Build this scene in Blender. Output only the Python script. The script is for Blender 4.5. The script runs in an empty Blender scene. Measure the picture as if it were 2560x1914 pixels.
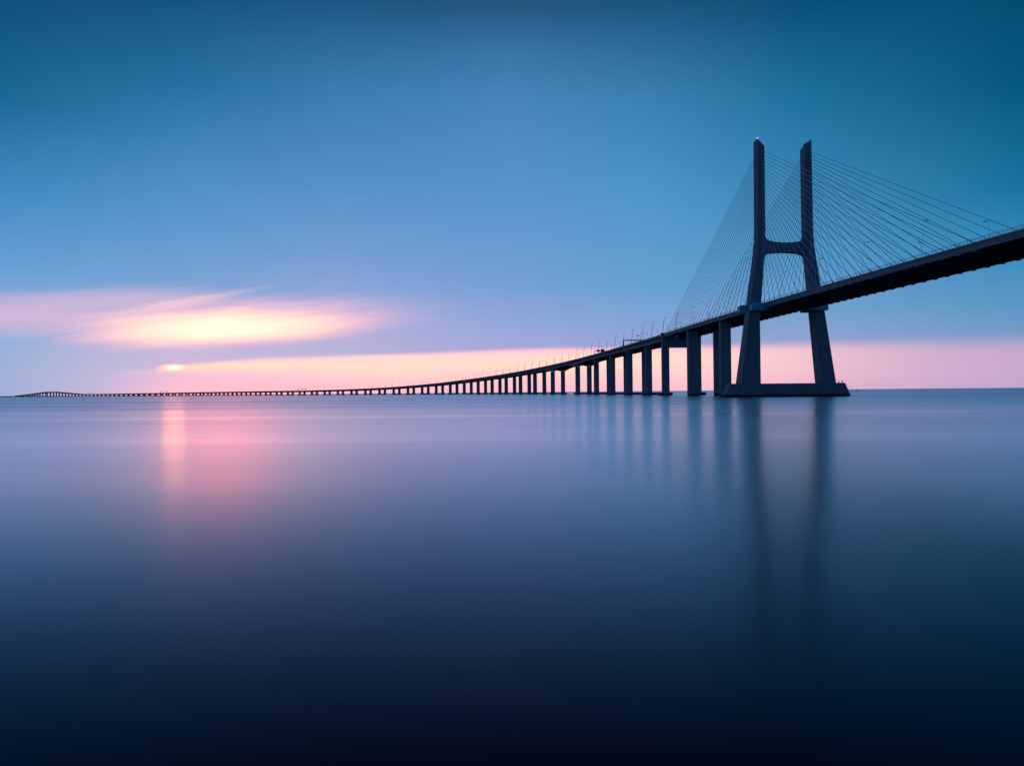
import bpy, bmesh, math, random
import numpy as np
from mathutils import Vector, Matrix

R = math.radians
random.seed(7)
C = bpy.context.scene.collection
SC = bpy.context.scene

# ---------------------------------------------------------------- camera
CAM_H = 4.2
cam_d = bpy.data.cameras.new("camera")
cam = bpy.data.objects.new("camera", cam_d)
C.objects.link(cam)
cam_d.sensor_width = 36.0
cam_d.lens = 36.0 * 1753.0 / 2560.0
cam_d.clip_start = 0.5
cam_d.clip_end = 90000.0
PITCH, ROLL = math.atan(22.6 / 1753.0), 0.0088
cam.location = (0, 0, CAM_H)
cam.rotation_euler = (Matrix.Rotation(math.pi / 2 + PITCH, 3, 'X') @ Matrix.Rotation(-ROLL, 3, 'Z')).to_euler()
SC.camera = cam

SC.view_settings.view_transform = 'Standard'
SC.view_settings.look = 'None'
SC.view_settings.gamma = 1.0
SC.view_settings.exposure = 0.0
SC.view_settings.use_curve_mapping = False
SC.cycles.use_denoising = True
SC.cycles.max_bounces = 8


# ---------------------------------------------------------------- node helpers
def lin(c):
    return tuple(((v / 255.0) / 12.92 if v / 255.0 <= 0.04045 else ((v / 255.0 + 0.055) / 1.055) ** 2.4) for v in c) + (1.0,)


def hot(c, k):
    r = lin(c)
    return (r[0] * k, r[1], r[2], 1.0)


class G:
    """tiny wrapper to write node graphs as expressions"""
    def __init__(s, nt):
        s.nt = nt

    def new(s, t, **kw):
        n = s.nt.nodes.new(t)
        for k, v in kw.items():
            setattr(n, k, v)
        return n

    def put(s, sock, v):
        if hasattr(v, 'is_output'):
            s.nt.links.new(v, sock)
        else:
            sock.default_value = v

    def m(s, op, a, b=0.0, c=0.0, clamp=False):
        n = s.new('ShaderNodeMath', operation=op, use_clamp=clamp)
        s.put(n.inputs[0], a); s.put(n.inputs[1], b); s.put(n.inputs[2], c)
        return n.outputs[0]

    def sstep(s, v, a, b, lo=0.0, hi=1.0, kind='SMOOTHSTEP'):
        n = s.new('ShaderNodeMapRange', interpolation_type=kind)
        n.clamp = True
        s.put(n.inputs['Value'], v)
        s.put(n.inputs['From Min'], a); s.put(n.inputs['From Max'], b)
        s.put(n.inputs['To Min'], lo); s.put(n.inputs['To Max'], hi)
        return n.outputs['Result']

    def mix(s, f, a, b, blend='MIX'):
        n = s.new('ShaderNodeMix', data_type='RGBA', blend_type=blend)
        n.clamp_factor = True
        s.put(n.inputs['Factor'], f)
        s.put(n.inputs[6], a); s.put(n.inputs[7], b)
        return n.outputs[2]

    def ramp(s, v, stops, interp='LINEAR'):
        n = s.new('ShaderNodeValToRGB')
        r = n.color_ramp
        r.interpolation = interp
        while len(r.elements) > 1:
            r.elements.remove(r.elements[-1])
        for i, (p, c) in enumerate(stops):
            e = r.elements[0] if i == 0 else r.elements.new(p)
            e.position = p
            e.color = c
        s.put(n.inputs[0], v)
        return n.outputs['Color']


# ---------------------------------------------------------------- sky (dawn, sun veiled low in the east)
world = bpy.data.worlds.new("World")
SC.world = world
world.use_nodes = True
wt = world.node_tree
wt.nodes.clear()
g = G(wt)
tc = g.new('ShaderNodeTexCoord')
sep = g.new('ShaderNodeSeparateXYZ')
wt.links.new(tc.outputs['Generated'], sep.inputs[0])
dx, dy, dz = sep.outputs
DEG = 180.0 / math.pi
el = g.m('MULTIPLY', g.m('ARCSINE', dz), DEG)
az = g.m('MULTIPLY', g.m('ARCTAN2', dx, dy), DEG)
t = g.m('DIVIDE', el, 50.0, clamp=True)


def col(stops):
    return g.ramp(t, [(e / 50.0, lin(c)) for e, c in stops])


ZEN = (3, 40, 72)
cols = [
    (-100, col([(0, (128, 126, 178)), (5, (104, 124, 184)), (11, (58, 106, 166)), (20, (18, 78, 128)), (30, (5, 58, 102)), (50, ZEN)])),
    (-62, col([(0, (140, 144, 192)), (5, (120, 146, 200)), (10, (66, 124, 182)), (18, (18, 90, 138)), (28, (4, 66, 106)), (50, ZEN)])),
    (-36, col([(0, (148, 172, 215)), (3.5, (140, 172, 218)), (6, (128, 166, 216)), (8.5, (92, 156, 212)), (13, (58, 138, 195)), (19, (10, 102, 150)), (25, (0, 78, 118)), (50, ZEN)])),
    (-25, col([(0, (205, 182, 216)), (2.5, (190, 180, 218)), (5, (165, 172, 216)), (8.0, (112, 158, 212)), (12, (84, 150, 206)), (16, (66, 139, 195)), (22, (30, 110, 160)), (28, (4, 78, 120)), (50, ZEN)])),
    (-14, col([(0, (205, 182, 216)), (3, (180, 176, 217)), (5.5, (165, 172, 217)), (8, (138, 163, 216)), (11, (110, 155, 211)), (16, (82, 143, 200)), (23, (52, 123, 175)), (29, (20, 82, 125)), (50, ZEN)])),
    (0, col([(0, (190, 176, 216)), (3.3, (165, 166, 216)), (5, (150, 166, 217)), (9, (113, 157, 213)), (16, (85, 146, 203)), (22.5, (70, 134, 187)), (26, (54, 116, 168)), (29, (36, 84, 124)), (50, ZEN)])),
    (11, col([(0, (180, 172, 214)), (3.3, (155, 164, 212)), (5, (132, 164, 214)), (8.5, (98, 158, 210)), (15.5, (76, 149, 200)), (22, (58, 130, 180)), (28.5, (24, 84, 127)), (50, ZEN)])),
    (22.6, col([(0, (170, 166, 210)), (3.2, (150, 164, 206)), (6, (112, 160, 208)), (10, (78, 150, 200)), (17, (46, 126, 174)), (21, (28, 112, 158)), (27, (3, 79, 119)), (50, ZEN)])),
    (36, col([(0, (160, 160, 205)), (3.2, (120, 154, 198)), (5.5, (88, 150, 196)), (9, (52, 138, 188)), (13, (20, 115, 160)), (19.5, (0, 87, 127)), (26, (0, 71, 108)), (50, ZEN)])),
    (64, col([(0, (105, 125, 170)), (5, (62, 125, 170)), (10, (28, 105, 150)), (18, (5, 78, 115)), (28, (2, 58, 92)), (50, ZEN)])),
]
back = col([(0, (78, 114, 184)), (6, (60, 108, 180)), (14, (32, 90, 158)), (28, (8, 62, 116)), (50, ZEN)])
sky = cols[0][1]
for (a0, c0), (a1, c1) in zip(cols[:-1], cols[1:]):
    sky = g.mix(g.sstep(az, a0, a1, kind='LINEAR'), sky, c1)
sky = g.mix(g.sstep(az, -160.0, -100.0, 1.0, 0.0), sky, back)
sky = g.mix(g.sstep(az, 62.0, 120.0), sky, back)

# wisps: slow noise stretched along the horizon bends the edges of the cloud layers
comb = g.new('ShaderNodeCombineXYZ')
g.put(comb.inputs[0], g.m('MULTIPLY', az, 0.055)); g.put(comb.inputs[1], g.m('MULTIPLY', el, 0.42))
nz = g.new('ShaderNodeTexNoise'); nz.inputs['Scale'].default_value = 1.0; nz.inputs['Detail'].default_value = 3.0
nz.inputs['Roughness'].default_value = 0.45
wt.links.new(comb.outputs[0], nz.inputs['Vector'])
comb2 = g.new('ShaderNodeCombineXYZ')
g.put(comb2.inputs[0], g.m('MULTIPLY', az, 0.16)); g.put(comb2.inputs[1], g.m('SUBTRACT', g.m('MULTIPLY', el, 1.9), g.m('MULTIPLY', az, 0.22)))
nz2 = g.new('ShaderNodeTexNoise'); nz2.inputs['Scale'].default_value = 1.0; nz2.inputs['Detail'].default_value = 5.0
nz2.inputs['Roughness'].default_value = 0.55; nz2.inputs['Distortion'].default_value = 0.4
wt.links.new(comb2.outputs[0], nz2.inputs['Vector'])
wisp = g.m('SUBTRACT', nz2.outputs['Fac'], 0.5)
wob = g.m('ADD', g.m('SUBTRACT', nz.outputs['Fac'], 0.5), g.m('MULTIPLY', wisp, 0.22))

# low dawn band under the cloud deck: clear strip that glows peach, then pink
bnd = 1.75
for a0, a1, dv in ((-27.5, -24, 0.55), (-24, -19.5, 0.48), (-19.5, -13.5, 0.19), (-13.5, 0, 0.48), (0, 11, 0.08), (11, 22, -0.05), (22, 40, -0.45)):
    bnd = g.m('ADD', bnd, g.sstep(az, a0, a1, 0.0, dv, kind='LINEAR'))
soft = g.sstep(az, 8.0, 34.0, 0.32, 0.85)
d_edge = g.m('DIVIDE', g.m('SUBTRACT', g.m('ADD', bnd, g.m('MULTIPLY', wob, 0.35)), el), soft)
band_a = g.sstep(d_edge, -0.75, 0.85)
bt = g.m('DIVIDE', el, 4.0, clamp=True)
band_mid = g.ramp(bt, [(0.0, lin((250, 192, 206))), (0.14, lin((252, 198, 208))), (0.32, lin((254, 208, 206))), (0.55, lin((254, 220, 205))), (0.72, lin((254, 218, 208))), (0.86, lin((252, 196, 216))), (1.0, lin((240, 185, 215)))])
band_left = g.ramp(bt, [(0.0, lin((252, 184, 206))), (0.16, lin((250, 186, 208))), (0.34, lin((226, 188, 218))), (0.46, lin((250, 206, 212))), (0.56, lin((255, 222, 196))), (0.64, lin((250, 205, 216))), (1.0, lin((225, 185, 216)))])
band_right = g.ramp(bt, [(0.0, lin((196, 168, 206))), (0.3, lin((206, 170, 207))), (0.6, lin((202, 168, 206))), (1.0, lin((180, 164, 206)))])
band_c = g.mix(g.sstep(az, -24.0, -9.0), band_left, band_mid)
band_c = g.mix(1.0, band_c, (1.14, 1.0, 1.0, 1.0), 'MULTIPLY')
band_c = g.mix(g.sstep(az, 10.0, 36.0), band_c, band_right)
band_w = g.m('MULTIPLY', g.sstep(az, -31.5, -21.0), g.sstep(az, 30.0, 62.0, 1.0, 0.0))
sky = g.mix(g.m('MULTIPLY', band_a, band_w), sky, band_c)


# lit lens cloud above the sun
def lens(caz, cel, raz_l, raz_r, re_d, re_u, tilt):
    u = g.m('SUBTRACT', az, caz)
    v = g.m('SUBTRACT', g.m('SUBTRACT', el, cel), g.m('MULTIPLY', u, tilt))
    v = g.m('ADD', v, g.m('MULTIPLY', wob, 1.3))
    ru = g.sstep(u, -0.01, 0.01, raz_l, raz_r, kind='LINEAR')
    rv = g.sstep(v, -0.01, 0.01, re_d, re_u, kind='LINEAR')
    a = g.m('DIVIDE', u, ru)
    b = g.m('DIVIDE', v, rv)
    return g.m('ADD', g.m('SQRT', g.m('ADD', g.m('MULTIPLY', a, a), g.m('MULTIPLY', b, b))), g.m('MULTIPLY', wisp, 0.34))


def gauss(v, c, w):
    k = g.m('DIVIDE', g.m('SUBTRACT', v, c), w)
    return g.m('EXPONENT', g.m('MULTIPLY', g.m('MULTIPLY', k, k), -1.0))


# thin veils round it
rv = lens(-36.0, 5.3, 7.0, 9.5, 1.4, 1.7, 0.02)
sky = g.mix(g.sstep(rv, 0.1, 1.15, 0.55, 0.0), sky, lin((238, 188, 215)))
rv = lens(-17.0, 5.7, 13.0, 12.5, 1.7, 2.2, 0.05)
sky = g.mix(g.sstep(rv, 0.2, 1.15, 0.55, 0.0), sky, lin((222, 184, 217)))
rv = lens(-29.0, 6.9, 8.0, 10.0, 1.1, 1.1, 0.08)
sky = g.mix(g.sstep(rv, 0.1, 1.15, 0.45, 0.0), sky, lin((240, 192, 216)))
rv = lens(-27.0, 6.45, 6.5, 8.5, 0.5, 0.42, 0.235)
sky = g.mix(g.sstep(rv, 0.1, 1.1, 0.62, 0.0), sky, lin((254, 206, 212)))
# the bright lens; nearest the sun it is brighter than the film can hold
r1 = lens(-22.6, 4.98, 9.6, 12.0, 1.60, 2.0, 0.062)
near_sun = gauss(az, -22.6, 6.0)
c1_ = g.ramp(g.m('MULTIPLY', r1, 0.8, clamp=True), [(0.0, lin((255, 244, 226))), (0.28, lin((255, 239, 220))), (0.48, lin((255, 222, 212))), (0.66, lin((252, 200, 214))), (0.9, lin((222, 184, 216))), (1.0, lin((205, 180, 216)))])
gain = g.new('ShaderNodeCombineXYZ')
core = g.m('MULTIPLY', near_sun, g.sstep(r1, 0.15, 0.85, 1.0, 0.0))
g.put(gain.inputs[0], g.m('ADD', 1.0, g.m('MULTIPLY', core, 3.4)))
g.put(gain.inputs[1], g.m('ADD', 1.0, g.m('MULTIPLY', core, 0.12)))
g.put(gain.inputs[2], g.m('ADD', 1.0, g.m('MULTIPLY', core, 0.06)))
c1_ = g.mix(1.0, c1_, gain.outputs[0], 'MULTIPLY')
sky = g.mix(g.sstep(r1, 0.50, 1.35, 1.0, 0.0), sky, c1_)

# the sun itself, flattened by the cloud deck it shines through
r3 = lens(-25.75, 2.02, 1.2, 3.6, 0.25, 0.31, 0.02)
r3c = lin((255, 214, 182))
sky = g.mix(g.sstep(r3, 0.0, 1.15, 0.80, 0.0), sky, (r3c[0] * 3.0, r3c[1] * 1.08, r3c[2] * 0.95, 1.0))
sun_v = g.m('ADD', g.m('POWER', g.m('DIVIDE', g.m('SUBTRACT', az, -25.75), 0.44), 2.0),
            g.m('POWER', g.m('DIVIDE', g.m('SUBTRACT', el, 2.02), 0.145), 2.0))
sun_g = g.m('EXPONENT', g.m('MULTIPLY', sun_v, -1.0))
sun_c = g.new('ShaderNodeMix', data_type='RGBA', blend_type='ADD')
sun_c.clamp_factor = False
g.put(sun_c.inputs['Factor'], g.m('MULTIPLY', sun_g, 1.6))
g.put(sun_c.inputs[6], sky); g.put(sun_c.inputs[7], (1.0, 0.62, 0.22, 1.0))
sky = sun_c.outputs[2]

# a little physical sky under it all (sun just above the horizon, seen through cloud)
SUN_AZ, SUN_EL = -25.75, 2.0
nish = g.new('ShaderNodeTexSky', sky_type='NISHITA')
nish.sun_disc = False
nish.sun_elevation = R(SUN_EL)
nish.sun_rotation = R(SUN_AZ)
nish.air_density, nish.dust_density, nish.ozone_density = 1.0, 1.0, 2.0
bg0 = g.new('ShaderNodeBackground'); bg0.inputs['Strength'].default_value = 0.004
wt.links.new(nish.outputs[0], bg0.inputs['Color'])
bg1 = g.new('ShaderNodeBackground'); bg1.inputs['Strength'].default_value = 1.0
g.put(bg1.inputs['Color'], sky)
add = g.new('ShaderNodeAddShader')
wt.links.new(bg0.outputs[0], add.inputs[0]); wt.links.new(bg1.outputs[0], add.inputs[1])
out = g.new('ShaderNodeOutputWorld')
wt.links.new(add.outputs[0], out.inputs['Surface'])

sun_d = bpy.data.lights.new("sun", 'SUN')
sun_d.energy = 0.0036
sun_d.angle = R(1.6)
sun_d.color = (1.0, 0.33, 0.05)
sun = bpy.data.objects.new("sun", sun_d)
C.objects.link(sun)
sdir = Vector((math.sin(R(SUN_AZ)) * math.cos(R(SUN_EL)), math.cos(R(SUN_AZ)) * math.cos(R(SUN_EL)), math.sin(R(SUN_EL))))
sun.rotation_euler = sdir.to_track_quat('Z', 'Y').to_euler()


# ---------------------------------------------------------------- materials
def material(name, base, rough=0.8, var=0.0, scale=1.0, stretch=(1, 1, 1), wet=False, metal=0.0, emit=None, bump=0.0, streaks=False):
    m = bpy.data.materials.new(name)
    m.use_nodes = True
    nt = m.node_tree
    q = G(nt)
    p = nt.nodes['Principled BSDF']
    p.inputs['Roughness'].default_value = rough
    p.inputs['Metallic'].default_value = metal
    base4 = tuple(base) + (1.0,)
    p.inputs['Base Color'].default_value = base4
    geo = q.new('ShaderNodeNewGeometry')
    c = base4
    if var:
        mp = q.new('ShaderNodeMapping')
        mp.inputs['Scale'].default_value = tuple(scale * s for s in stretch)
        nt.links.new(geo.outputs['Position'], mp.inputs['Vector'])
        n = q.new('ShaderNodeTexNoise')
        n.inputs['Scale'].default_value = 1.0
        n.inputs['Detail'].default_value = 6.0
        n.inputs['Roughness'].default_value = 0.6
        nt.links.new(mp.outputs[0], n.inputs['Vector'])
        c = q.mix(n.outputs['Fac'], tuple(v * (1 - var) for v in base) + (1,), tuple(min(1, v * (1 + var)) for v in base) + (1,))
        if streaks:
            mp2 = q.new('ShaderNodeMapping')
            mp2.inputs['Scale'].default_value = (0.55, 0.55, 0.02)
            nt.links.new(geo.outputs['Position'], mp2.inputs['Vector'])
            n2 = q.new('ShaderNodeTexNoise'); n2.inputs['Detail'].default_value = 4.0; n2.inputs['Scale'].default_value = 1.0
            nt.links.new(mp2.outputs[0], n2.inputs['Vector'])
            c = q.mix(q.sstep(n2.outputs['Fac'], 0.52, 0.72, 0.0, 0.55), c, tuple(v * 0.45 for v in base) + (1,))
            # pour lifts: a thin joint line every 4 m of height
            sz = q.new('ShaderNodeSeparateXYZ'); nt.links.new(geo.outputs['Position'], sz.inputs[0])
            fr = q.m('FRACT', q.m('DIVIDE', sz.outputs[2], 4.1))
            c = q.mix(q.m('MULTIPLY', q.m('LESS_THAN', fr, 0.03), 0.35), c, tuple(v * 0.4 for v in base) + (1,))
        if bump:
            b = q.new('ShaderNodeBump'); b.inputs['Strength'].default_value = bump; b.inputs['Distance'].default_value = 0.1
            nt.links.new(n.outputs['Fac'], b.inputs['Height']); nt.links.new(b.outputs[0], p.inputs['Normal'])
    if wet:
        sx = q.new('ShaderNodeSeparateXYZ')
        nt.links.new(geo.outputs['Position'], sx.inputs[0])
        n3 = q.new('ShaderNodeTexNoise'); n3.inputs['Scale'].default_value = 0.35; n3.inputs['Detail'].default_value = 5.0
        nt.links.new(geo.outputs['Position'], n3.inputs['Vector'])
        hgt = q.m('ADD', sx.outputs[2], q.m('MULTIPLY', q.m('SUBTRACT', n3.outputs['Fac'], 0.5), 0.9))
        c = q.mix(q.sstep(hgt, 1.25, 1.7, 1.0, 0.0), c, (0.014, 0.016, 0.014, 1))
    if hasattr(c, 'is_output'):
        nt.links.new(c, p.inputs['Base Color'])
    if emit:
        p.inputs['Emission Color'].default_value = tuple(emit[:3]) + (1,)
        p.inputs['Emission Strength'].default_value = emit[3]
    return m


M = {}
M['concrete'] = material('tower concrete', (0.27, 0.27, 0.27), 0.85, 0.28, 0.12, (1, 1, 0.5), wet=True, bump=0.15, streaks=True)
M['pier'] = material('pier concrete', (0.30, 0.30, 0.30), 0.85, 0.25, 0.15, (1, 1, 0.4), wet=True, streaks=True)
M['deck'] = material('deck concrete', (0.27, 0.27, 0.27), 0.8, 0.22, 0.2, (1, 1, 1), bump=0.1)
M['parapet'] = material('parapet concrete', (0.36, 0.35, 0.34), 0.8, 0.15, 0.3)
M['girder'] = material('girder steel', (0.10, 0.105, 0.11), 0.55, 0.2, 0.5)
M['asphalt'] = material('road asphalt', (0.05, 0.05, 0.052), 0.9, 0.2, 0.5)
M['cable'] = material('cable sheath', (0.70, 0.71, 0.72), 0.45, 0.08, 0.2)
M['steel'] = material('galvanised steel', (0.16, 0.17, 0.18), 0.5, 0.15, 1.0, metal=0.2)
M['seat'] = material('painted steel seat', (0.22, 0.62, 0.68), 0.6, 0.15, 0.4)
M['sign'] = material('sign back plate', (0.12, 0.13, 0.14), 0.5, 0.1, 1.0)
M['lamp'] = material('lamp housing', (0.15, 0.16, 0.17), 0.5, 0.1, 2.0)
M['beacon'] = material('beacon lens', (0.8, 0.8, 0.8), 0.3, emit=(1.0, 0.97, 0.92, 1.0))
M['red'] = material('red fabric', (0.42, 0.03, 0.03), 0.8, 0.1, 2.0)
M['buoy'] = material('buoy paint', (0.07, 0.11, 0.09), 0.5, 0.2, 2.0)
M['float_white'] = material('white float paint', (0.75, 0.75, 0.72), 0.4, 0.1, 2.0)
M['shore'] = material('shore mud', (0.05, 0.055, 0.05), 0.95, 0.3, 0.01)
M['leaves'] = material('shore trees', (0.045, 0.06, 0.04), 0.95, 0.35, 0.03)

SIG_NEAR, SIG_FAR = 0.034, 0.060
# water: long exposure, so the waves are an averaged gloss
wm = bpy.data.materials.new('river water')
wm.use_nodes = True
q = G(wm.node_tree)
p = wm.node_tree.nodes['Principled BSDF']
geo = q.new('ShaderNodeNewGeometry')


def water_noise(sx, sy, det, rough=0.5):
    mp = q.new('ShaderNodeMapping'); mp.inputs['Scale'].default_value = (sx, sy, 1)
    wm.node_tree.links.new(geo.outputs['Position'], mp.inputs['Vector'])
    n = q.new('ShaderNodeTexNoise'); n.inputs['Scale'].default_value = 1.0; n.inputs['Detail'].default_value = det
    n.inputs['Roughness'].default_value = rough
    wm.node_tree.links.new(mp.outputs[0], n.inputs['Vector'])
    return n.outputs['Fac']


na = water_noise(0.0016, 0.017, 4.0, 0.6)
nb = water_noise(0.02, 0.16, 3.0)
sp = q.new('ShaderNodeSeparateXYZ'); wm.node_tree.links.new(geo.outputs['Position'], sp.inputs[0])
open_water = q.sstep(sp.outputs[1], 95.0, 330.0)            # sheltered by the bank, rougher out in the stream
sig = q.m('ADD', q.m('MULTIPLY', open_water, SIG_FAR - SIG_NEAR), SIG_NEAR)
sig = q.m('MULTIPLY', sig, q.m('ADD', 1.0, q.m('MULTIPLY', q.m('SUBTRACT', na, 0.5), 1.7)))
sig = q.m('MULTIPLY', sig, q.m('ADD', 1.0, q.m('MULTIPLY', q.m('SUBTRACT', nb, 0.5), 0.25)))
nc = water_noise(0.006, 0.045, 3.0, 0.55)
sig = q.m('MULTIPLY', sig, q.m('ADD', 1.0, q.m('MULTIPLY', q.m('SUBTRACT', nc, 0.5), 0.35)))
wm.node_tree.nodes.remove(p)
fr = q.new('ShaderNodeFresnel'); fr.inputs['IOR'].default_value = 1.333
df = q.new('ShaderNodeBsdfDiffuse'); df.inputs['Color'].default_value = (0.004, 0.002, 0.015, 1)
gl = q.new('ShaderNodeBsdfGlossy', distribution='MULTI_GGX')
q.put(gl.inputs['Roughness'], q.m('SQRT', q.m('MULTIPLY', sig, 1.4142)))     # slope spread -> gloss roughness
mx = q.new('ShaderNodeMixShader')
# a rough surface never mirrors fully at the flattest angles
q.put(mx.inputs[0], q.m('MINIMUM', q.m('MULTIPLY', q.m('SUBTRACT', fr.outputs[0], 0.052), 1.42), 0.92, clamp=True))
wm.node_tree.links.new(df.outputs[0], mx.inputs[1]); wm.node_tree.links.new(gl.outputs[0], mx.inputs[2])
q.put(gl.inputs['Color'], q.mix(q.sstep(fr.outputs[0], 0.05, 0.42), (1.0, 0.74, 1.0, 1), (1.0, 0.93, 1.0, 1)))
wm.node_tree.links.new(mx.outputs[0], wm.node_tree.nodes['Material Output'].inputs['Surface'])
M['water'] = wm


# ---------------------------------------------------------------- mesh helpers
def link_mesh(name, bm, mat, parent=None, smooth=False):
    me = bpy.data.meshes.new(name)
    bmesh.ops.recalc_face_normals(bm, faces=bm.faces)
    bm.to_mesh(me); bm.free()
    me.materials.append(mat)
    if smooth:
        for f in me.polygons:
            f.use_smooth = True
    o = bpy.data.objects.new(name, me)
    C.objects.link(o)
    if parent is not None:
        o.parent = parent
    return o


def thing(name, label, cat, loc=(0, 0, 0), rotz=0.0, group=None):
    o = bpy.data.objects.new(name, None)
    C.objects.link(o)
    o.empty_display_size = 1.0
    o.location = loc
    o.rotation_euler = (0, 0, rotz)
    o['label'] = label
    o['category'] = cat
    if group:
        o['group'] = group
    return o


def node_part(name, parent, loc=(0, 0, 0), rotz=0.0):
    o = bpy.data.objects.new(name, None)
    C.objects.link(o)
    o.parent = parent
    o.location = loc
    o.rotation_euler = (0, 0, rotz)
    return o


def add_box(bm, x0, x1, y0, y1, z0, z1):
    v = [bm.verts.new(c) for c in ((x0, y0, z0), (x1, y0, z0), (x1, y1, z0), (x0, y1, z0), (x0, y0, z1), (x1, y0, z1), (x1, y1, z1), (x0, y1, z1))]
    for f in ((0, 3, 2, 1), (4, 5, 6, 7), (0, 1, 5, 4), (1, 2, 6, 5), (2, 3, 7, 6), (3, 0, 4, 7)):
        bm.faces.new([v[i] for i in f])
    return v


def box_bm(*a):
    bm = bmesh.new(); add_box(bm, *a); return bm


def add_rings(bm, rings, cap=True):
    rs = [[bm.verts.new(c) for c in r] for r in rings]
    n = len(rs[0])
    for a, b in zip(rs[:-1], rs[1:]):
        for i in range(n):
            j = (i + 1) % n
            bm.faces.new((a[i], a[j], b[j], b[i]))
    if cap:
        bm.faces.new(list(reversed(rs[0]))); bm.faces.new(rs[-1])
    return rs


def add_tube(bm, a, b, ra, rb=None, n=6):
    a, b = Vector(a), Vector(b)
    rb = ra if rb is None else rb
    d = (b - a).normalized()
    x = d.orthogonal().normalized(); y = d.cross(x)
    rings = []
    for pnt, r in ((a, ra), (b, rb)):
        rings.append([pnt + (x * math.cos(2 * math.pi * i / n) + y * math.sin(2 * math.pi * i / n)) * r for i in range(n)])
    add_rings(bm, rings)


def tube_bm(*a, **k):
    bm = bmesh.new(); add_tube(bm, *a, **k); return bm


def chamfer_rect(w, d, c, x=0.0, y=0.0):
    return [(x - w / 2 + c, y - d / 2), (x + w / 2 - c, y - d / 2), (x + w / 2, y - d / 2 + c), (x + w / 2, y + d / 2 - c),
            (x + w / 2 - c, y + d / 2), (x - w / 2 + c, y + d / 2), (x - w / 2, y + d / 2 - c), (x - w / 2, y - d / 2 + c)]


# ---------------------------------------------------------------- bridge alignment (plan curve by distance s from the tower, heights)
X0, Y0 = 163.779, 419.684
nodes = np.array([0, 300, 700, 1200, 1800, 2500, 3300, 4200, 5200, 6700.])
thn = np.array([0.07218, 0.07141, 0.23907, 0.47111, 0.74832, 0.79637, 0.78808, 0.78549, 0.78387, 0.77978])
DS = 4.0
S_MIN, S_MAX = -440.0, 6900.0
sg = np.arange(S_MIN, S_MAX + DS, DS)


def cubic(xk, yk, xq):
    n = len(xk); h = np.diff(xk); A = np.zeros((n, n)); b = np.zeros(n); A[0, 0] = A[-1, -1] = 1
    for i in range(1, n - 1):
        A[i, i - 1] = h[i - 1]; A[i, i] = 2 * (h[i - 1] + h[i]); A[i, i + 1] = h[i]
        b[i] = 3 * ((yk[i + 1] - yk[i]) / h[i] - (yk[i] - yk[i - 1]) / h[i - 1])
    c = np.linalg.solve(A, b)
    j = np.clip(np.searchsorted(xk, xq, side='right') - 1, 0, n - 2); t_ = xq - xk[j]
    bb = (yk[j + 1] - yk[j]) / h[j] - h[j] * (2 * c[j] + c[j + 1]) / 3; dd = (c[j + 1] - c[j]) / (3 * h[j])
    return yk[j] + bb * t_ + c[j] * t_ ** 2 + dd * t_ ** 3


th_s = cubic(nodes, thn, np.clip(sg, 0, 6700))
th_s = np.where(sg < 0, thn[0] + np.minimum(-sg, 240.0) * R(1.5) / 200.0, th_s)
ddx, ddy = -np.sin(th_s) * DS, np.cos(th_s) * DS
px = np.concatenate([[0], np.cumsum((ddx[:-1] + ddx[1:]) / 2)])
py = np.concatenate([[0], np.cumsum((ddy[:-1] + ddy[1:]) / 2)])
px += X0 - np.interp(0, sg, px)
py += Y0 - np.interp(0, sg, py)
HS = [(-440, 55.0), (-200, 55.0), (0, 55.1), (120, 54.9), (214, 54.6), (352, 54.3), (430, 53.9), (507, 52.8), (604, 50.9), (735, 47.6), (827, 45.0), (989, 39.9), (1149, 35.0),
      (1228, 32.5), (1386, 27.0), (1544, 22.6), (1668, 19.6), (1856, 16.6), (2095, 15.0), (2404, 15.0), (2877, 14.7), (3547, 13.9), (4322, 13.6), (4750, 14.2), (4939, 17.5),
      (5252, 26.9), (5450, 32.4), (5560, 33.5), (5670, 32.8), (5878, 28.6), (6266, 18.8), (6560, 12.5), (6900, 9.0)]
hz = np.interp(sg, [a for a, b in HS], [b for a, b in HS])
ker = np.ones(31) / 31.0
hz = np.convolve(np.pad(hz, 15, mode='edge'), ker, mode='valid')


def P(s, off=0.0):
    th = float(np.interp(s, sg, th_s))
    return float(np.interp(s, sg, px)) + off * math.cos(th), float(np.interp(s, sg, py)) + off * math.sin(th), th


def ztop(s):
    return float(np.interp(s, sg, hz)) + (CAM_H - 4.0)


def sweep(name, slist, prof, mat, root, parent):
    """prof(s) -> closed list of (offset, absolute z)"""
    bm = bmesh.new()
    rl = root.location
    rings = []
    for s in slist:
        ring = []
        for off, z in prof(s):
            x, y, th = P(s, off)
            ring.append((x - rl[0], y - rl[1], z - rl[2]))
        rings.append(ring)
    add_rings(bm, rings)
    return link_mesh(name, bm, mat, parent)


# ---------------------------------------------------------------- the river
bm = bmesh.new()
nseg = 96
ring = [bm.verts.new((18000 * math.sin(2 * math.pi * i / nseg), 18000 * math.cos(2 * math.pi * i / nseg), 0)) for i in range(nseg)]
bm.faces.new(ring)
water = link_mesh('water', bm, M['water'])
water['kind'] = 'structure'
if water.data.polygons[0].normal.z < 0:
    water.data.flip_normals()

# ---------------------------------------------------------------- cable-stayed bridge
PARA = 1.1
bridge = thing('cable_stayed_bridge', 'tall dark cable-stayed bridge with H-shaped twin-legged tower and fans of thin stay cables', 'bridge', (X0, Y0, 0), 0.0)
th0 = P(0)[2]

# tower
tower = node_part('tower', bridge, (0, 0, 0), th0)


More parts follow.
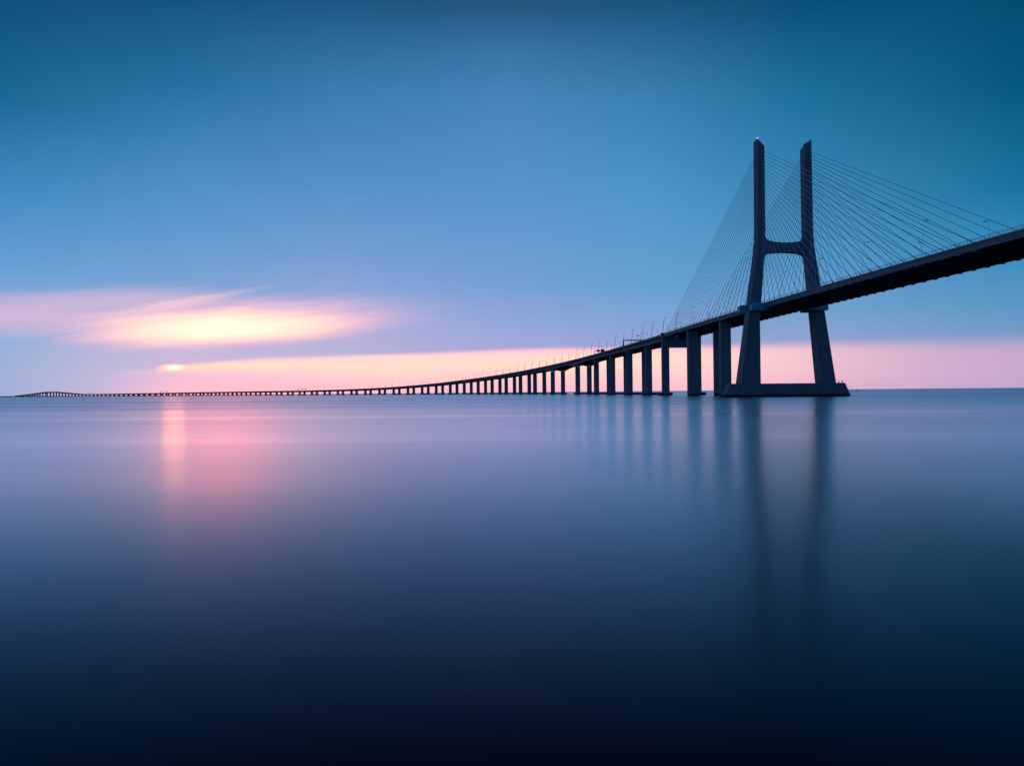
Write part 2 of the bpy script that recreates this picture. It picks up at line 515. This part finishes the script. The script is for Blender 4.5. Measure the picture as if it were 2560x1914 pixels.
def leg_bm(sgn):
    bm = bmesh.new()
    spec = [(7.6, 24.75, 8.5, 9.3), (50.0, 19.75, 6.9, 7.0), (84.0, 15.75, 5.0, 6.6), (92.0, 14.95, 4.6, 6.5), (99.0, 14.72, 4.45, 6.4)]
    rings = []
    for z, c, w, d in spec:
        rings.append([(x, y, z) for x, y in chamfer_rect(w, d, 0.28, sgn * c, 0)])
    w, d = 4.3, 6.2
    top = []
    for x, y in chamfer_rect(w, d, 0.25, sgn * 14.5, 0):
        k = ((sgn * x) - (14.5 - w / 2)) / w            # 0 inner, 1 outer
        top.append((x, y, 149.0 + 4.6 * k))
    rings.append(top)
    add_rings(bm, rings)
    return bm


for sgn in (-1, 1):
    link_mesh('leg', leg_bm(sgn), M['concrete'], tower)

# crossbeam with rounded haunches into the legs
up = [(-13.4, 99.5), (-12.75, 97.6), (-12.3, 95.6), (-11.6, 94.2), (-10.4, 93.3), (-8.5, 92.75), (-5, 92.2), (0, 91.95)]
dn = [(-15.2, 75.0), (-13.75, 79.0), (-13.0, 81.8), (-12.45, 84.0), (-11.2, 85.2), (-8.5, 85.8), (-4, 86.2), (0, 86.35)]
prof = up + [(-x, z) for x, z in reversed(up[:-1])] + [(-x, z) for x, z in dn[:-1]] + [(x, z) for x, z in reversed(dn)]
bm = bmesh.new()
add_rings(bm, [[(x, y, z) for x, z in prof] for y in (-2.2, 2.2)], cap=False)
rs = None
bm.verts.ensure_lookup_table()
n = len(prof)
for base, flip in ((0, False), (n, True)):
    # strip faces between upper and lower curve
    nu = len(up) * 2 - 1
    upv = [bm.verts[base + i] for i in range(nu)]
    dnv = [bm.verts[base + n - 1 - i] for i in range(n - nu)]
    m_ = len(dnv)
    for i in range(nu - 1):
        j0 = min(i, m_ - 1); j1 = min(i + 1, m_ - 1)
        vs = [upv[i], upv[i + 1], dnv[j1]] + ([dnv[j0]] if j0 != j1 else [])
        bm.faces.new(vs)
link_mesh('cross_beam', bm, M['concrete'], tower)

# plinth, boat-shaped in plan, sloped ends
plan = [(-1, -1)]
half = [(0, 5.2), (15.5, 5.2), (18.0, 6.6), (31.0, 6.6), (38.6, 3.4)]
halft = [(0, 5.2), (15.5, 5.2), (18.0, 6.5), (30.4, 6.5), (35.0, 3.6)]


def ringp(hp, z):
    q1 = [(x, -y, z) for x, y in hp]                       # front right
    q2 = [(x, y, z) for x, y in reversed(hp)]              # back right
    q3 = [(-x, y, z) for x, y in hp[1:]]
    q4 = [(-x, -y, z) for x, y in reversed(hp[1:])]
    return q1 + q2 + q3 + q4


bm = bmesh.new()
add_rings(bm, [ringp([(x * 1.0, y) for x, y in half], -3.0), ringp(half, 0.0), ringp(halft, 7.9)])
link_mesh('plinth', bm, M['concrete'], tower)

# steel seats on either face of each leg that carry the deck
for sgn in (-1, 1):
    bm = bmesh.new()
    zt = ztop(0)
    for y0, y1, xo in ((-7.4, -3.55, 23.2), (3.55, 7.4, 26.2)):
        a, b = sorted((sgn * 13.2, sgn * xo))
        add_box(bm, a, b, y0, y1, zt - 4.3, zt - 0.7)
        a, b = sorted((sgn * 13.6, sgn * (xo - 1.2)))
        add_box(bm, a, b, y0 + 0.5, y1 - 0.5, zt - 0.7, zt + 0.1)
    link_mesh('deck_seat', bm, M['seat'], tower)

# ladders and a hand rail on the sloped cap of the far leg
bm = bmesh.new()
for i in range(5):
    k = i / 4.0
    x = 12.6 + 3.9 * k
    z = 149.0 + 4.6 * ((x - 12.35) / 4.3)
    add_tube(bm, (x, -2.6, z - 0.2), (x, -2.6, z + 1.1), 0.06, n=5)
    add_tube(bm, (x, 2.4, z - 0.2), (x, 2.4, z + 1.1), 0.06, n=5)
for y in (-2.6, 2.4):
    for dzr in (0.55, 1.1):
        add_tube(bm, (12.6, y, 149.27 + dzr), (16.5, y, 153.4 + dzr), 0.05, n=5)
add_box(bm, 13.4, 14.3, -0.6, 0.8, 150.0, 151.9)
link_mesh('access_ladder', bm, M['steel'], tower)

# deck of the cable-stayed part
deck = node_part('deck', bridge)
s_deck = list(np.arange(-432, 204.2, 6.0)) + [204.2]
sweep('road_slab', s_deck, lambda s: [(-14.3, ztop(s) - 0.55), (14.3, ztop(s) - 0.55), (14.3, ztop(s) - 0.25), (-14.3, ztop(s) - 0.25)], M['asphalt'], bridge, deck)
for sgn in (-1, 1):
    def beam(s, sgn=sgn):
        z = ztop(s)
        return [(sgn * 14.2, z - 2.75), (sgn * 15.55, z - 2.75), (sgn * 15.55, z - 0.75), (sgn * 15.85, z - 0.65), (sgn * 15.85, z), (sgn * 14.2, z)]
    sweep('edge_beam', s_deck, beam, M['deck'], bridge, deck)

# cross girders under the slab: every 4.42 m, one mesh shared
gm = None
s = -428.0
while s < 202.0:
    x, y, th = P(s)
    if gm is None:
        bm = bmesh.new()
        add_box(bm, -14.15, 14.15, -0.12, 0.12, -2.3, -0.56)
        add_box(bm, -14.15, 14.15, -0.4, 0.4, -2.42, -2.3)
        o = link_mesh('cross_girder', bm, M['girder'], deck)
        gm = o.data
    else:
        o = bpy.data.objects.new('cross_girder', gm); C.objects.link(o); o.parent = deck
    o.location = (x - X0, y - Y0, ztop(s)); o.rotation_euler = (0, 0, th)
    s += 4.42

# hand rails
for sgn in (-1, 1):
    bm = bmesh.new()
    ss = np.arange(-430, 203, 2.0)
    prev = None
    for i, s in enumerate(ss):
        x, y, th = P(s, sgn * 15.55); z = ztop(s)
        cur = Vector((x - X0, y - Y0, z))
        add_tube(bm, cur, cur + Vector((0, 0, 1.35)), 0.05, n=4)
        if prev is not None and i % 2 == 0:
            for dzr, rr in ((1.35, 0.07), (0.9, 0.04), (0.45, 0.04)):
                add_tube(bm, prev + Vector((0, 0, dzr)), cur + Vector((0, 0, dzr)), rr, n=4)
        if i % 2 == 0:
            prev = cur
    o = link_mesh('railing', bm, M['steel'], deck)

# stay cables: two planes, 24 a side, and their anchor blocks under the edge beams
NC = 24
zs_anchor = [92.0, 96.2, 100.1, 103.3, 106.7, 109.3, 111.9, 114.5, 116.9] + [119.1 + 1.97 * i for i in range(15)]
s_main = [5.5 + 6.85 * i for i in range(10)] + [74.3 + 7.57 * i for i in range(14)]
am = None
ct0, st0 = math.cos(th0), math.sin(th0)
for sgn in (-1, 1):
    for side in (-1, 1):
        for i in range(NC):
            sd = side * s_main[i] if side < 0 else side * (7.5 + 8.46 * i)
            x, y, th = P(sd, sgn * 14.75)
            za = zs_anchor[i]
            lx = sgn * (14.5 + max(0.0, (99 - za)) * 0.035); ly = side * 3.0
            top = Vector((lx * ct0 - ly * st0, lx * st0 + ly * ct0, za))
            bot = Vector((x - X0, y - Y0, ztop(sd) - 0.1))
            bm = bmesh.new()
            add_tube(bm, bot, top, 0.125, 0.115, n=6)
            dirn = (top - bot).normalized()
            add_tube(bm, bot - dirn * 0.3, bot + dirn * 3.2, 0.2, 0.18, n=6)
            link_mesh('stay_cable', bm, M['cable'], bridge)
            if am is None:
                bm = bmesh.new()
                add_rings(bm, [[(-0.6, -0.9, -2.6), (0.6, -0.9, -2.6), (0.6, 0.9, -2.6), (-0.6, 0.9, -2.6)], [(-0.5, -0.6, -3.15), (0.5, -0.6, -3.15), (0.5, 0.6, -3.15), (-0.5, 0.6, -3.15)]])
                o = link_mesh('anchor_block', bm, M['deck'], deck); am = o.data
            else:
                o = bpy.data.objects.new('anchor_block', am); C.objects.link(o); o.parent = deck
            x, y, th = P(sd, sgn * 14.85)
            o.location = (x - X0, y - Y0, ztop(sd)); o.rotation_euler = (0, 0, th)


# piers
def column_bm(x, w, d, z0, z1, ch=0.3, cap=0.0):
    bm = bmesh.new()
    r = [[(a, b, z) for a, b in chamfer_rect(w, d, ch, x, 0)] for z in (z0, z1)]
    add_rings(bm, r)
    return bm


for s, c, w, d in ((72.0, 10.5, 7.4, 4.0), (142.6, 10.8, 8.0, 4.2)):
    x, y, th = P(s, 1.1)
    pr = node_part('pier', bridge, (x - X0, y - Y0, 0), th)
    for sgn in (-1, 1):
        link_mesh('column', column_bm(sgn * c, w, d, -3, ztop(s) - 2.3), M['pier'], pr)
s = 204.65 + 2.0
x, y, th = P(s, 0.9)
pr = node_part('pier', bridge, (x - X0, y - Y0, 0), th)
for sgn in (-1, 1):
    bm = column_bm(sgn * 14.6, 6.2, 3.6, -3, ztop(s) - 3.0)
    add_rings(bm, [[(a, b, z) for a, b in chamfer_rect(2.3, 3.6, 0.2, sgn * 17.05, 0)] for z in (ztop(s) - 3.0, ztop(s) + 0.9)])
    link_mesh('column', bm, M['pier'], pr)
for sgn in (-1, 1):
    bm = bmesh.new()
    add_rings(bm, [[(a, b, z) for a, b in chamfer_rect(11.5, 9.0, 2.0, sgn * 15.6)] for z in (-3, 2.6)])
    link_mesh('pile_cap', bm, M['pier'], pr)
bm = box_bm(-11, 11, -1.5, 1.5, ztop(s) - 12.4, ztop(s) - 3.0)
link_mesh('cross_head', bm, M['pier'], pr)

# ---------------------------------------------------------------- low viaduct
S = {0: 204.65}
for k in range(1, 83):
    S[k] = S[k - 1] + (95.0 if k in (5, 7, 68, 70) else 130.0 if k in (6, 69) else 78.62)
vx, vy, vth = P(S[0] + 3)
viaduct = thing('viaduct', 'long concrete viaduct on paired columns curving away to a far hump', 'viaduct', (vx, vy, 0), 0.0)
HAUNCH = (5, 6, 68, 69)


def girder_depth(s):
    h = 4.6
    for k in HAUNCH:
        a = abs(s - S[k])
        if a < 62:
            h = max(h, 4.6 + 4.3 * (1 - a / 62.0) ** 2.0)
    return h


S_END = S[81]
s_v = sorted(set([207.0] + list(np.arange(215, S_END, 22.0)) + [S[k] + o for k in HAUNCH for o in range(-62, 63, 4)] + [S_END]))
vdeck = node_part('deck', viaduct)
for sgn in (-1, 1):
    def gp(s, sgn=sgn):
        z = ztop(s) - PARA; h = girder_depth(s); c = 8.83
        pts = [(-8.1, 0), (6.7, 0), (6.7, -0.35), (4.1, -0.85), (3.5, -h), (-3.5, -h), (-4.2, -0.85), (-8.1, -0.35)]
        return [(sgn * (c + a), z + b) for a, b in pts]
    sweep('box_girder', s_v, gp, M['deck'], viaduct, vdeck)
    def pp(s, sgn=sgn):
        z = ztop(s) - PARA
        return [(sgn * a, z + b) for a, b in ((15.35, 0.003), (15.53, -0.75), (15.85, -0.75), (15.85, 0.55), (15.7, PARA), (15.45, PARA))]
    sweep('parapet', s_v, pp, M['parapet'], viaduct, vdeck)

pc_mesh = None
for k in range(1, 81):
    s = S[k]
    x, y, th = P(s)
    pr = node_part('pier', viaduct, (x - vx, y - vy, 0), th)
    zt = ztop(s) - PARA - girder_depth(s)
    for sgn in (-1, 1):
        bm = column_bm(sgn * 8.83, 6.7, 3.4, 2.4, zt + 0.02, 0.35)
        link_mesh('column', bm, M['pier'], pr)
    if pc_mesh is None:
        bm = bmesh.new()
        add_rings(bm, [[(a, b, z) for a, b in chamfer_rect(30, 10.0, 2.5)] for z in (-3, 2.6)])
        o = link_mesh('pile_cap', bm, M['pier'], pr); pc_mesh = o.data
    else:
        o = bpy.data.objects.new('pile_cap', pc_mesh); C.objects.link(o); o.parent = pr

# ---------------------------------------------------------------- street lamps
ORD = ['first', 'second', 'third', 'fourth', 'fifth', 'sixth', 'seventh', 'eighth', 'ninth', 'tenth', 'eleventh', 'twelfth', 'thirteenth', 'fourteenth', 'fifteenth', 'sixteenth']
lamp_kinds = {}
LEAN = R(7.0)
LP = 39.31
n_lamp = 0


def make_lamp(r0, r1):
    t = thing('street_lamp', 'x', 'street lamp')
    tx, tz = 15.2 * math.sin(LEAN), 15.2 * math.cos(LEAN)
    link_mesh('pole', tube_bm((0, 0, 0), (tx, 0, tz), r0, r1, n=6), M['steel'], t)
    bm = bmesh.new()
    add_tube(bm, (tx - 0.25, 0, tz - 0.05), (tx + 1.0, 0, tz + 0.2), 0.1, 0.1, n=5)
    link_mesh('arm', bm, M['steel'], t)
    bm = bmesh.new()
    add_rings(bm, [[(tx + 0.7, -0.22, tz + 0.1), (tx + 2.0, -0.26, tz + 0.2), (tx + 2.0, 0.26, tz + 0.2), (tx + 0.7, 0.22, tz + 0.1)],
                   [(tx + 0.75, -0.18, tz + 0.36), (tx + 1.9, -0.2, tz + 0.42), (tx + 1.9, 0.2, tz + 0.42), (tx + 0.75, 0.18, tz + 0.36)]])
    link_mesh('lamp_head', bm, M['lamp'], t)
    return t


def copy_thing(t):
    r = t.copy(); C.objects.link(r)
    for ch in list(t.children):
        c = ch.copy(); C.objects.link(c); c.parent = r
    return r


for n_ in range(-9, 53):
    s = 209.0 + LP * n_
    if abs(s) < 9:
        continue
    for sgn in (-1, 1):
        kind = 'slim' if s < 150 else 'stout'
        if kind not in lamp_kinds:
            o = lamp_kinds[kind] = make_lamp(0.05, 0.035) if kind == 'slim' else make_lamp(0.24, 0.14)
        else:
            o = copy_thing(lamp_kinds[kind])
        x, y, th = P(s, sgn * 15.25)
        o.location = (x, y, ztop(s) - 0.6)
        o.rotation_euler = (0, 0, th if sgn < 0 else th + math.pi)
        row = 'near' if sgn < 0 else 'far'
        if n_ == 0 and sgn < 0:
            lab = 'leaning lamp post right above the end pier, beside the outermost stay cable'
        elif 0 < n_ <= 16:
            lab = f'leaning lamp post in the {row} row on the viaduct, {ORD[n_ - 1]} left of the end pier'
        elif n_ > 16:
            lab = f'tiny distant lamp post in the {row} row where the viaduct drops towards the water'
        elif s < -20:
            lab = f'lamp post on the {row} side of the deck among cables, {ORD[int(-s // LP)]} right of the tower'
        else:
            lab = f'lamp post on the {row} side of the deck among cables, {ORD[int(s // LP)]} left of the tower'
        o['label'] = lab
        o['group'] = 'street lamps along the bridge and viaduct'


# ---------------------------------------------------------------- gantries and signs on the deck
def gantry(s, h, label, panels, depth=0.9, mid=True):
    x, y, th = P(s)
    z = ztop(s)
    t = thing('sign_gantry', label, 'road gantry', (x, y, z - 0.7), th, 'gantries across the road deck')
    for sgn in (-1, 1):
        link_mesh('post', box_bm(sgn * 15.3 - 0.6, sgn * 15.3 + 0.6, -0.5, 0.5, 0, h), M['steel'], t)
    if mid:
        link_mesh('post', box_bm(-0.22, 0.22, -0.2, 0.2, -0.4, h - depth - 0.003), M['steel'], t)
    bm = box_bm(-14.65, 14.65, -0.25, 0.25, h - depth + 0.05, h - 0.15)
    for yy in (-0.35, 0.35):
        for zz in (h - depth, h - 0.1):
            add_box(bm, -14.85, 14.85, yy - 0.09, yy + 0.09, zz - 0.12, zz + 0.1)
    for i in range(30):
        a = -14.6 + i * 0.97
        add_tube(bm, (a, -0.35, h - depth), (a + 0.97, -0.35, h - 0.1), 0.08, n=4)
    link_mesh('beam', bm, M['steel'], t)
    for a, b, z0, z1 in panels:
        link_mesh('sign_panel', box_bm(a, b, -0.62, -0.45, h + z0, h + z1), M['sign'], t)
    return t


gantry(362, 7.3, 'grey portal gantry with dark sign boxes over the road just left of the end pier', [(-7.5, -5.4, -0.85, 0.25), (-3.4, -0.9, -0.85, 0.25), (1.6, 5.2, -0.85, 0.25), (6.4, 9.8, -0.85, 0.25)])
gantry(2176, 6.6, 'small dark portal gantry with lumpy top beam over the low straight viaduct', [(-9, -6, -0.3, 0.9), (-4, -1.5, -0.3, 0.8), (0, 2.5, -0.3, 0.8), (4, 8, -0.3, 0.9)], 0.7, False)
gantry(3440, 8.4, 'thin distant portal gantry over the viaduct below and right of the sun', [], 0.7, False)
gantry(4620, 7.4, 'faint far portal gantry over the viaduct just right of the hump', [], 0.9, False)

x, y, th = P(503, -15.2)
t = thing('road_sign', 'cantilever road sign with two dark rectangular panels on the viaduct edge', 'road sign', (x, y, ztop(503) - 0.9), th)
link_mesh('post', box_bm(-0.3, 0.3, -0.3, 0.3, 0, 5.2), M['steel'], t)
link_mesh('arm', box_bm(0.31, 13.4, -0.15, 0.15, 4.5, 5.0), M['steel'], t)
link_mesh('sign_panel', box_bm(2.6, 7.0, -0.42, -0.2, 3.7, 6.6), M['sign'], t)
link_mesh('sign_panel', box_bm(7.9, 13.4, -0.42, -0.2, 3.2, 7.3), M['sign'], t)

# windsock on the near edge
x, y, th = P(304, -15.2)
z = ztop(304) - 0.6
t = thing('windsock', 'red windsock flying level from a thin pole above the portal gantry', 'windsock', (x, y, z), th)
link_mesh('pole', tube_bm((0, 0, 0), (0, 0, 7.4), 0.08, 0.06, n=6), M['steel'], t)
link_mesh('sock', tube_bm((0.1, 0, 7.2), (3.0, 0, 7.05), 0.45, 0.25, n=8), M['red'], t)

# camera masts by the gantry
for s, off, h, lab in ((276, -15.2, 9.0, 'thin camera mast with a cross arm right of the portal gantry'), (316, -15.2, 5.4, 'short camera mast beside a lamp post behind the portal gantry')):
    x, y, th = P(s, off)
    t = thing('camera_mast', lab, 'camera mast', (x, y, ztop(s) - 0.6), th)
    link_mesh('pole', tube_bm((0, 0, 0), (0, 0, h), 0.12, 0.08, n=6), M['steel'], t)
    link_mesh('cross_arm', box_bm(-0.9, 0.9, -0.06, 0.06, h - 1.9, h - 1.75), M['steel'], t)
    link_mesh('camera', box_bm(-0.25, 0.25, -0.7, 0.4, 1.5, 2.4), M['sign'], t)

# ---------------------------------------------------------------- on the tower and its plinth


def tw(lx, ly, z):
    return (X0 + lx * ct0 - ly * st0, Y0 + lx * st0 + ly * ct0, z)


t = thing('warning_light', 'small lit white beacon on the peak of the tower leg nearer the low viaduct', 'beacon', tw(-16.35, -2.4, 152.9), th0)
link_mesh('stand', tube_bm((0, 0, -0.2), (0, 0, 0.9), 0.35, 0.3, n=8), M['steel'], t)
bm = bmesh.new()
add_rings(bm, [[(r * math.cos(a), r * math.sin(a), zz) for a in [2 * math.pi * i / 10 for i in range(10)]] for r, zz in ((0.35, 0.9), (0.42, 1.15), (0.35, 1.45), (0.1, 1.6))])
link_mesh('lamp', bm, M['beacon'], t)

t = thing('marker_post', 'thin upright marker post on the plinth close to the inner foot of the tower leg', 'marker post', tw(17.3, -4.2, 7.9), th0)
link_mesh('pole', tube_bm((0, 0, 0), (0, 0, 1.8), 0.14, n=6), M['steel'], t)
link_mesh('lamp', box_bm(-0.22, 0.22, -0.22, 0.22, 1.8, 2.4), M['sign'], t)
t = thing('davit', 'small curved davit on the plinth at outer foot of the tower leg', 'davit', tw(31.2, -3.0, 7.9), th0)
bm = bmesh.new()
pts = [(0, 0), (0, 1.0), (-0.15, 1.4), (-0.55, 1.65), (-0.95, 1.5)]
for a, b in zip(pts[:-1], pts[1:]):
    add_tube(bm, (a[0], 0, a[1]), (b[0], 0, b[1]), 0.09, n=6)
link_mesh('arm', bm, M['steel'], t)
link_mesh('winch', box_bm(-0.1, 0.5, -0.3, 0.3, 0, 0.6), M['sign'], t)
t = thing('bollard', 'stubby dark bollard at the outer end of the tower plinth', 'bollard', tw(33.9, -2.2, 7.9), th0)
link_mesh('shaft', tube_bm((0, 0, 0), (0, 0, 0.9), 0.35, 0.28, n=8), M['sign'], t)
link_mesh('cap', tube_bm((0, 0, 0.9), (0, 0, 1.25), 0.45, 0.4, n=8), M['sign'], t)

# ---------------------------------------------------------------- buoys
t = thing('channel_buoy', 'dark conical channel buoy on open water right of the tower plinth', 'buoy', (640.0, 1300.0, 0.0))
bm = bmesh.new()
add_rings(bm, [[(r * math.cos(a), r * math.sin(a), zz) for a in [2 * math.pi * i / 12 for i in range(12)]] for r, zz in ((1.0, -0.8), (1.35, -0.2), (1.35, 0.5), (0.9, 0.7))])
link_mesh('float', bm, M['buoy'], t)
bm = bmesh.new()
for i in range(3):
    a = 2 * math.pi * i / 3
    add_tube(bm, (0.75 * math.cos(a), 0.75 * math.sin(a), 0.6), (0.12 * math.cos(a), 0.12 * math.sin(a), 3.0), 0.12, n=5)
add_rings(bm, [[(r * math.cos(a), r * math.sin(a), zz) for a in [2 * math.pi * i / 3 for i in range(3)]] for r, zz in ((0.7, 0.9), (0.2, 2.6))])
link_mesh('tower_frame', bm, M['buoy'], t)
link_mesh('top_mark', tube_bm((0, 0, 3.0), (0, 0, 4.0), 0.32, 0.05, n=8), M['buoy'], t)

t = thing('mooring_float', 'tiny white and dark mooring float on calm water below the far hump', 'buoy', (-428.0, 700.0, 0.0))
bm = bmesh.new()
add_rings(bm, [[(r * math.cos(a), r * math.sin(a), zz) for a in [2 * math.pi * i / 12 for i in range(12)]] for r, zz in ((0.3, -0.5), (0.7, -0.2), (0.75, 0.3), (0.5, 0.8), (0.15, 1.0))])
link_mesh('body', bm, M['float_white'], t)
link_mesh('staff', tube_bm((0, 0, 0.95), (0, 0, 2.3), 0.16, 0.12, n=6), M['sign'], t)

# ---------------------------------------------------------------- far shore at the left end of the viaduct
bm = bmesh.new()
SX = np.linspace(-6800, -3560, 60)
rings = []
for x in SX:
    y0 = 5250 + (x + 3560) * -0.25
    k = min(1.0, max(0.0, (-3560 - x) / 500.0))
    hh = 0.6 + 2.6 * k
    rings.append([(x, y0 - 20, -2), (x, y0 + 40, hh), (x, y0 + 700, hh + 2.0), (x, y0 + 900, -2)])
add_rings(bm, rings)
shore = link_mesh('land', bm, M['shore'])
shore['kind'] = 'structure'
bm = bmesh.new()
for i in range(900):
    x = random.uniform(-6700, -3640)
    y0 = 5250 + (x + 3560) * -0.25 + random.uniform(80, 600)
    k = min(1.0, max(0.0, (-3600 - x) / 500.0))
    hh = (2.0 + 5.5 * random.random() ** 1.6) * (0.35 + 0.65 * k)
    w = hh * random.uniform(0.5, 1.1)
    zb = 0.6 + 2.6 * k
    n6 = 6
    rings = []
    for f, r in ((0.0, 0.5), (0.3, 1.0), (0.7, 0.8), (1.0, 0.15)):
        rings.append([(x + w * r * random.uniform(0.7, 1.2) * math.cos(2 * math.pi * j / n6), y0 + w * r * random.uniform(0.7, 1.2) * math.sin(2 * math.pi * j / n6), zb - 0.5 + hh * f) for j in range(n6)])
    add_rings(bm, rings)
woods = link_mesh('treeline', bm, M['leaves'])
woods['kind'] = 'stuff'
woods['label'] = 'low dark line of trees on the far shore beyond the viaduct end'
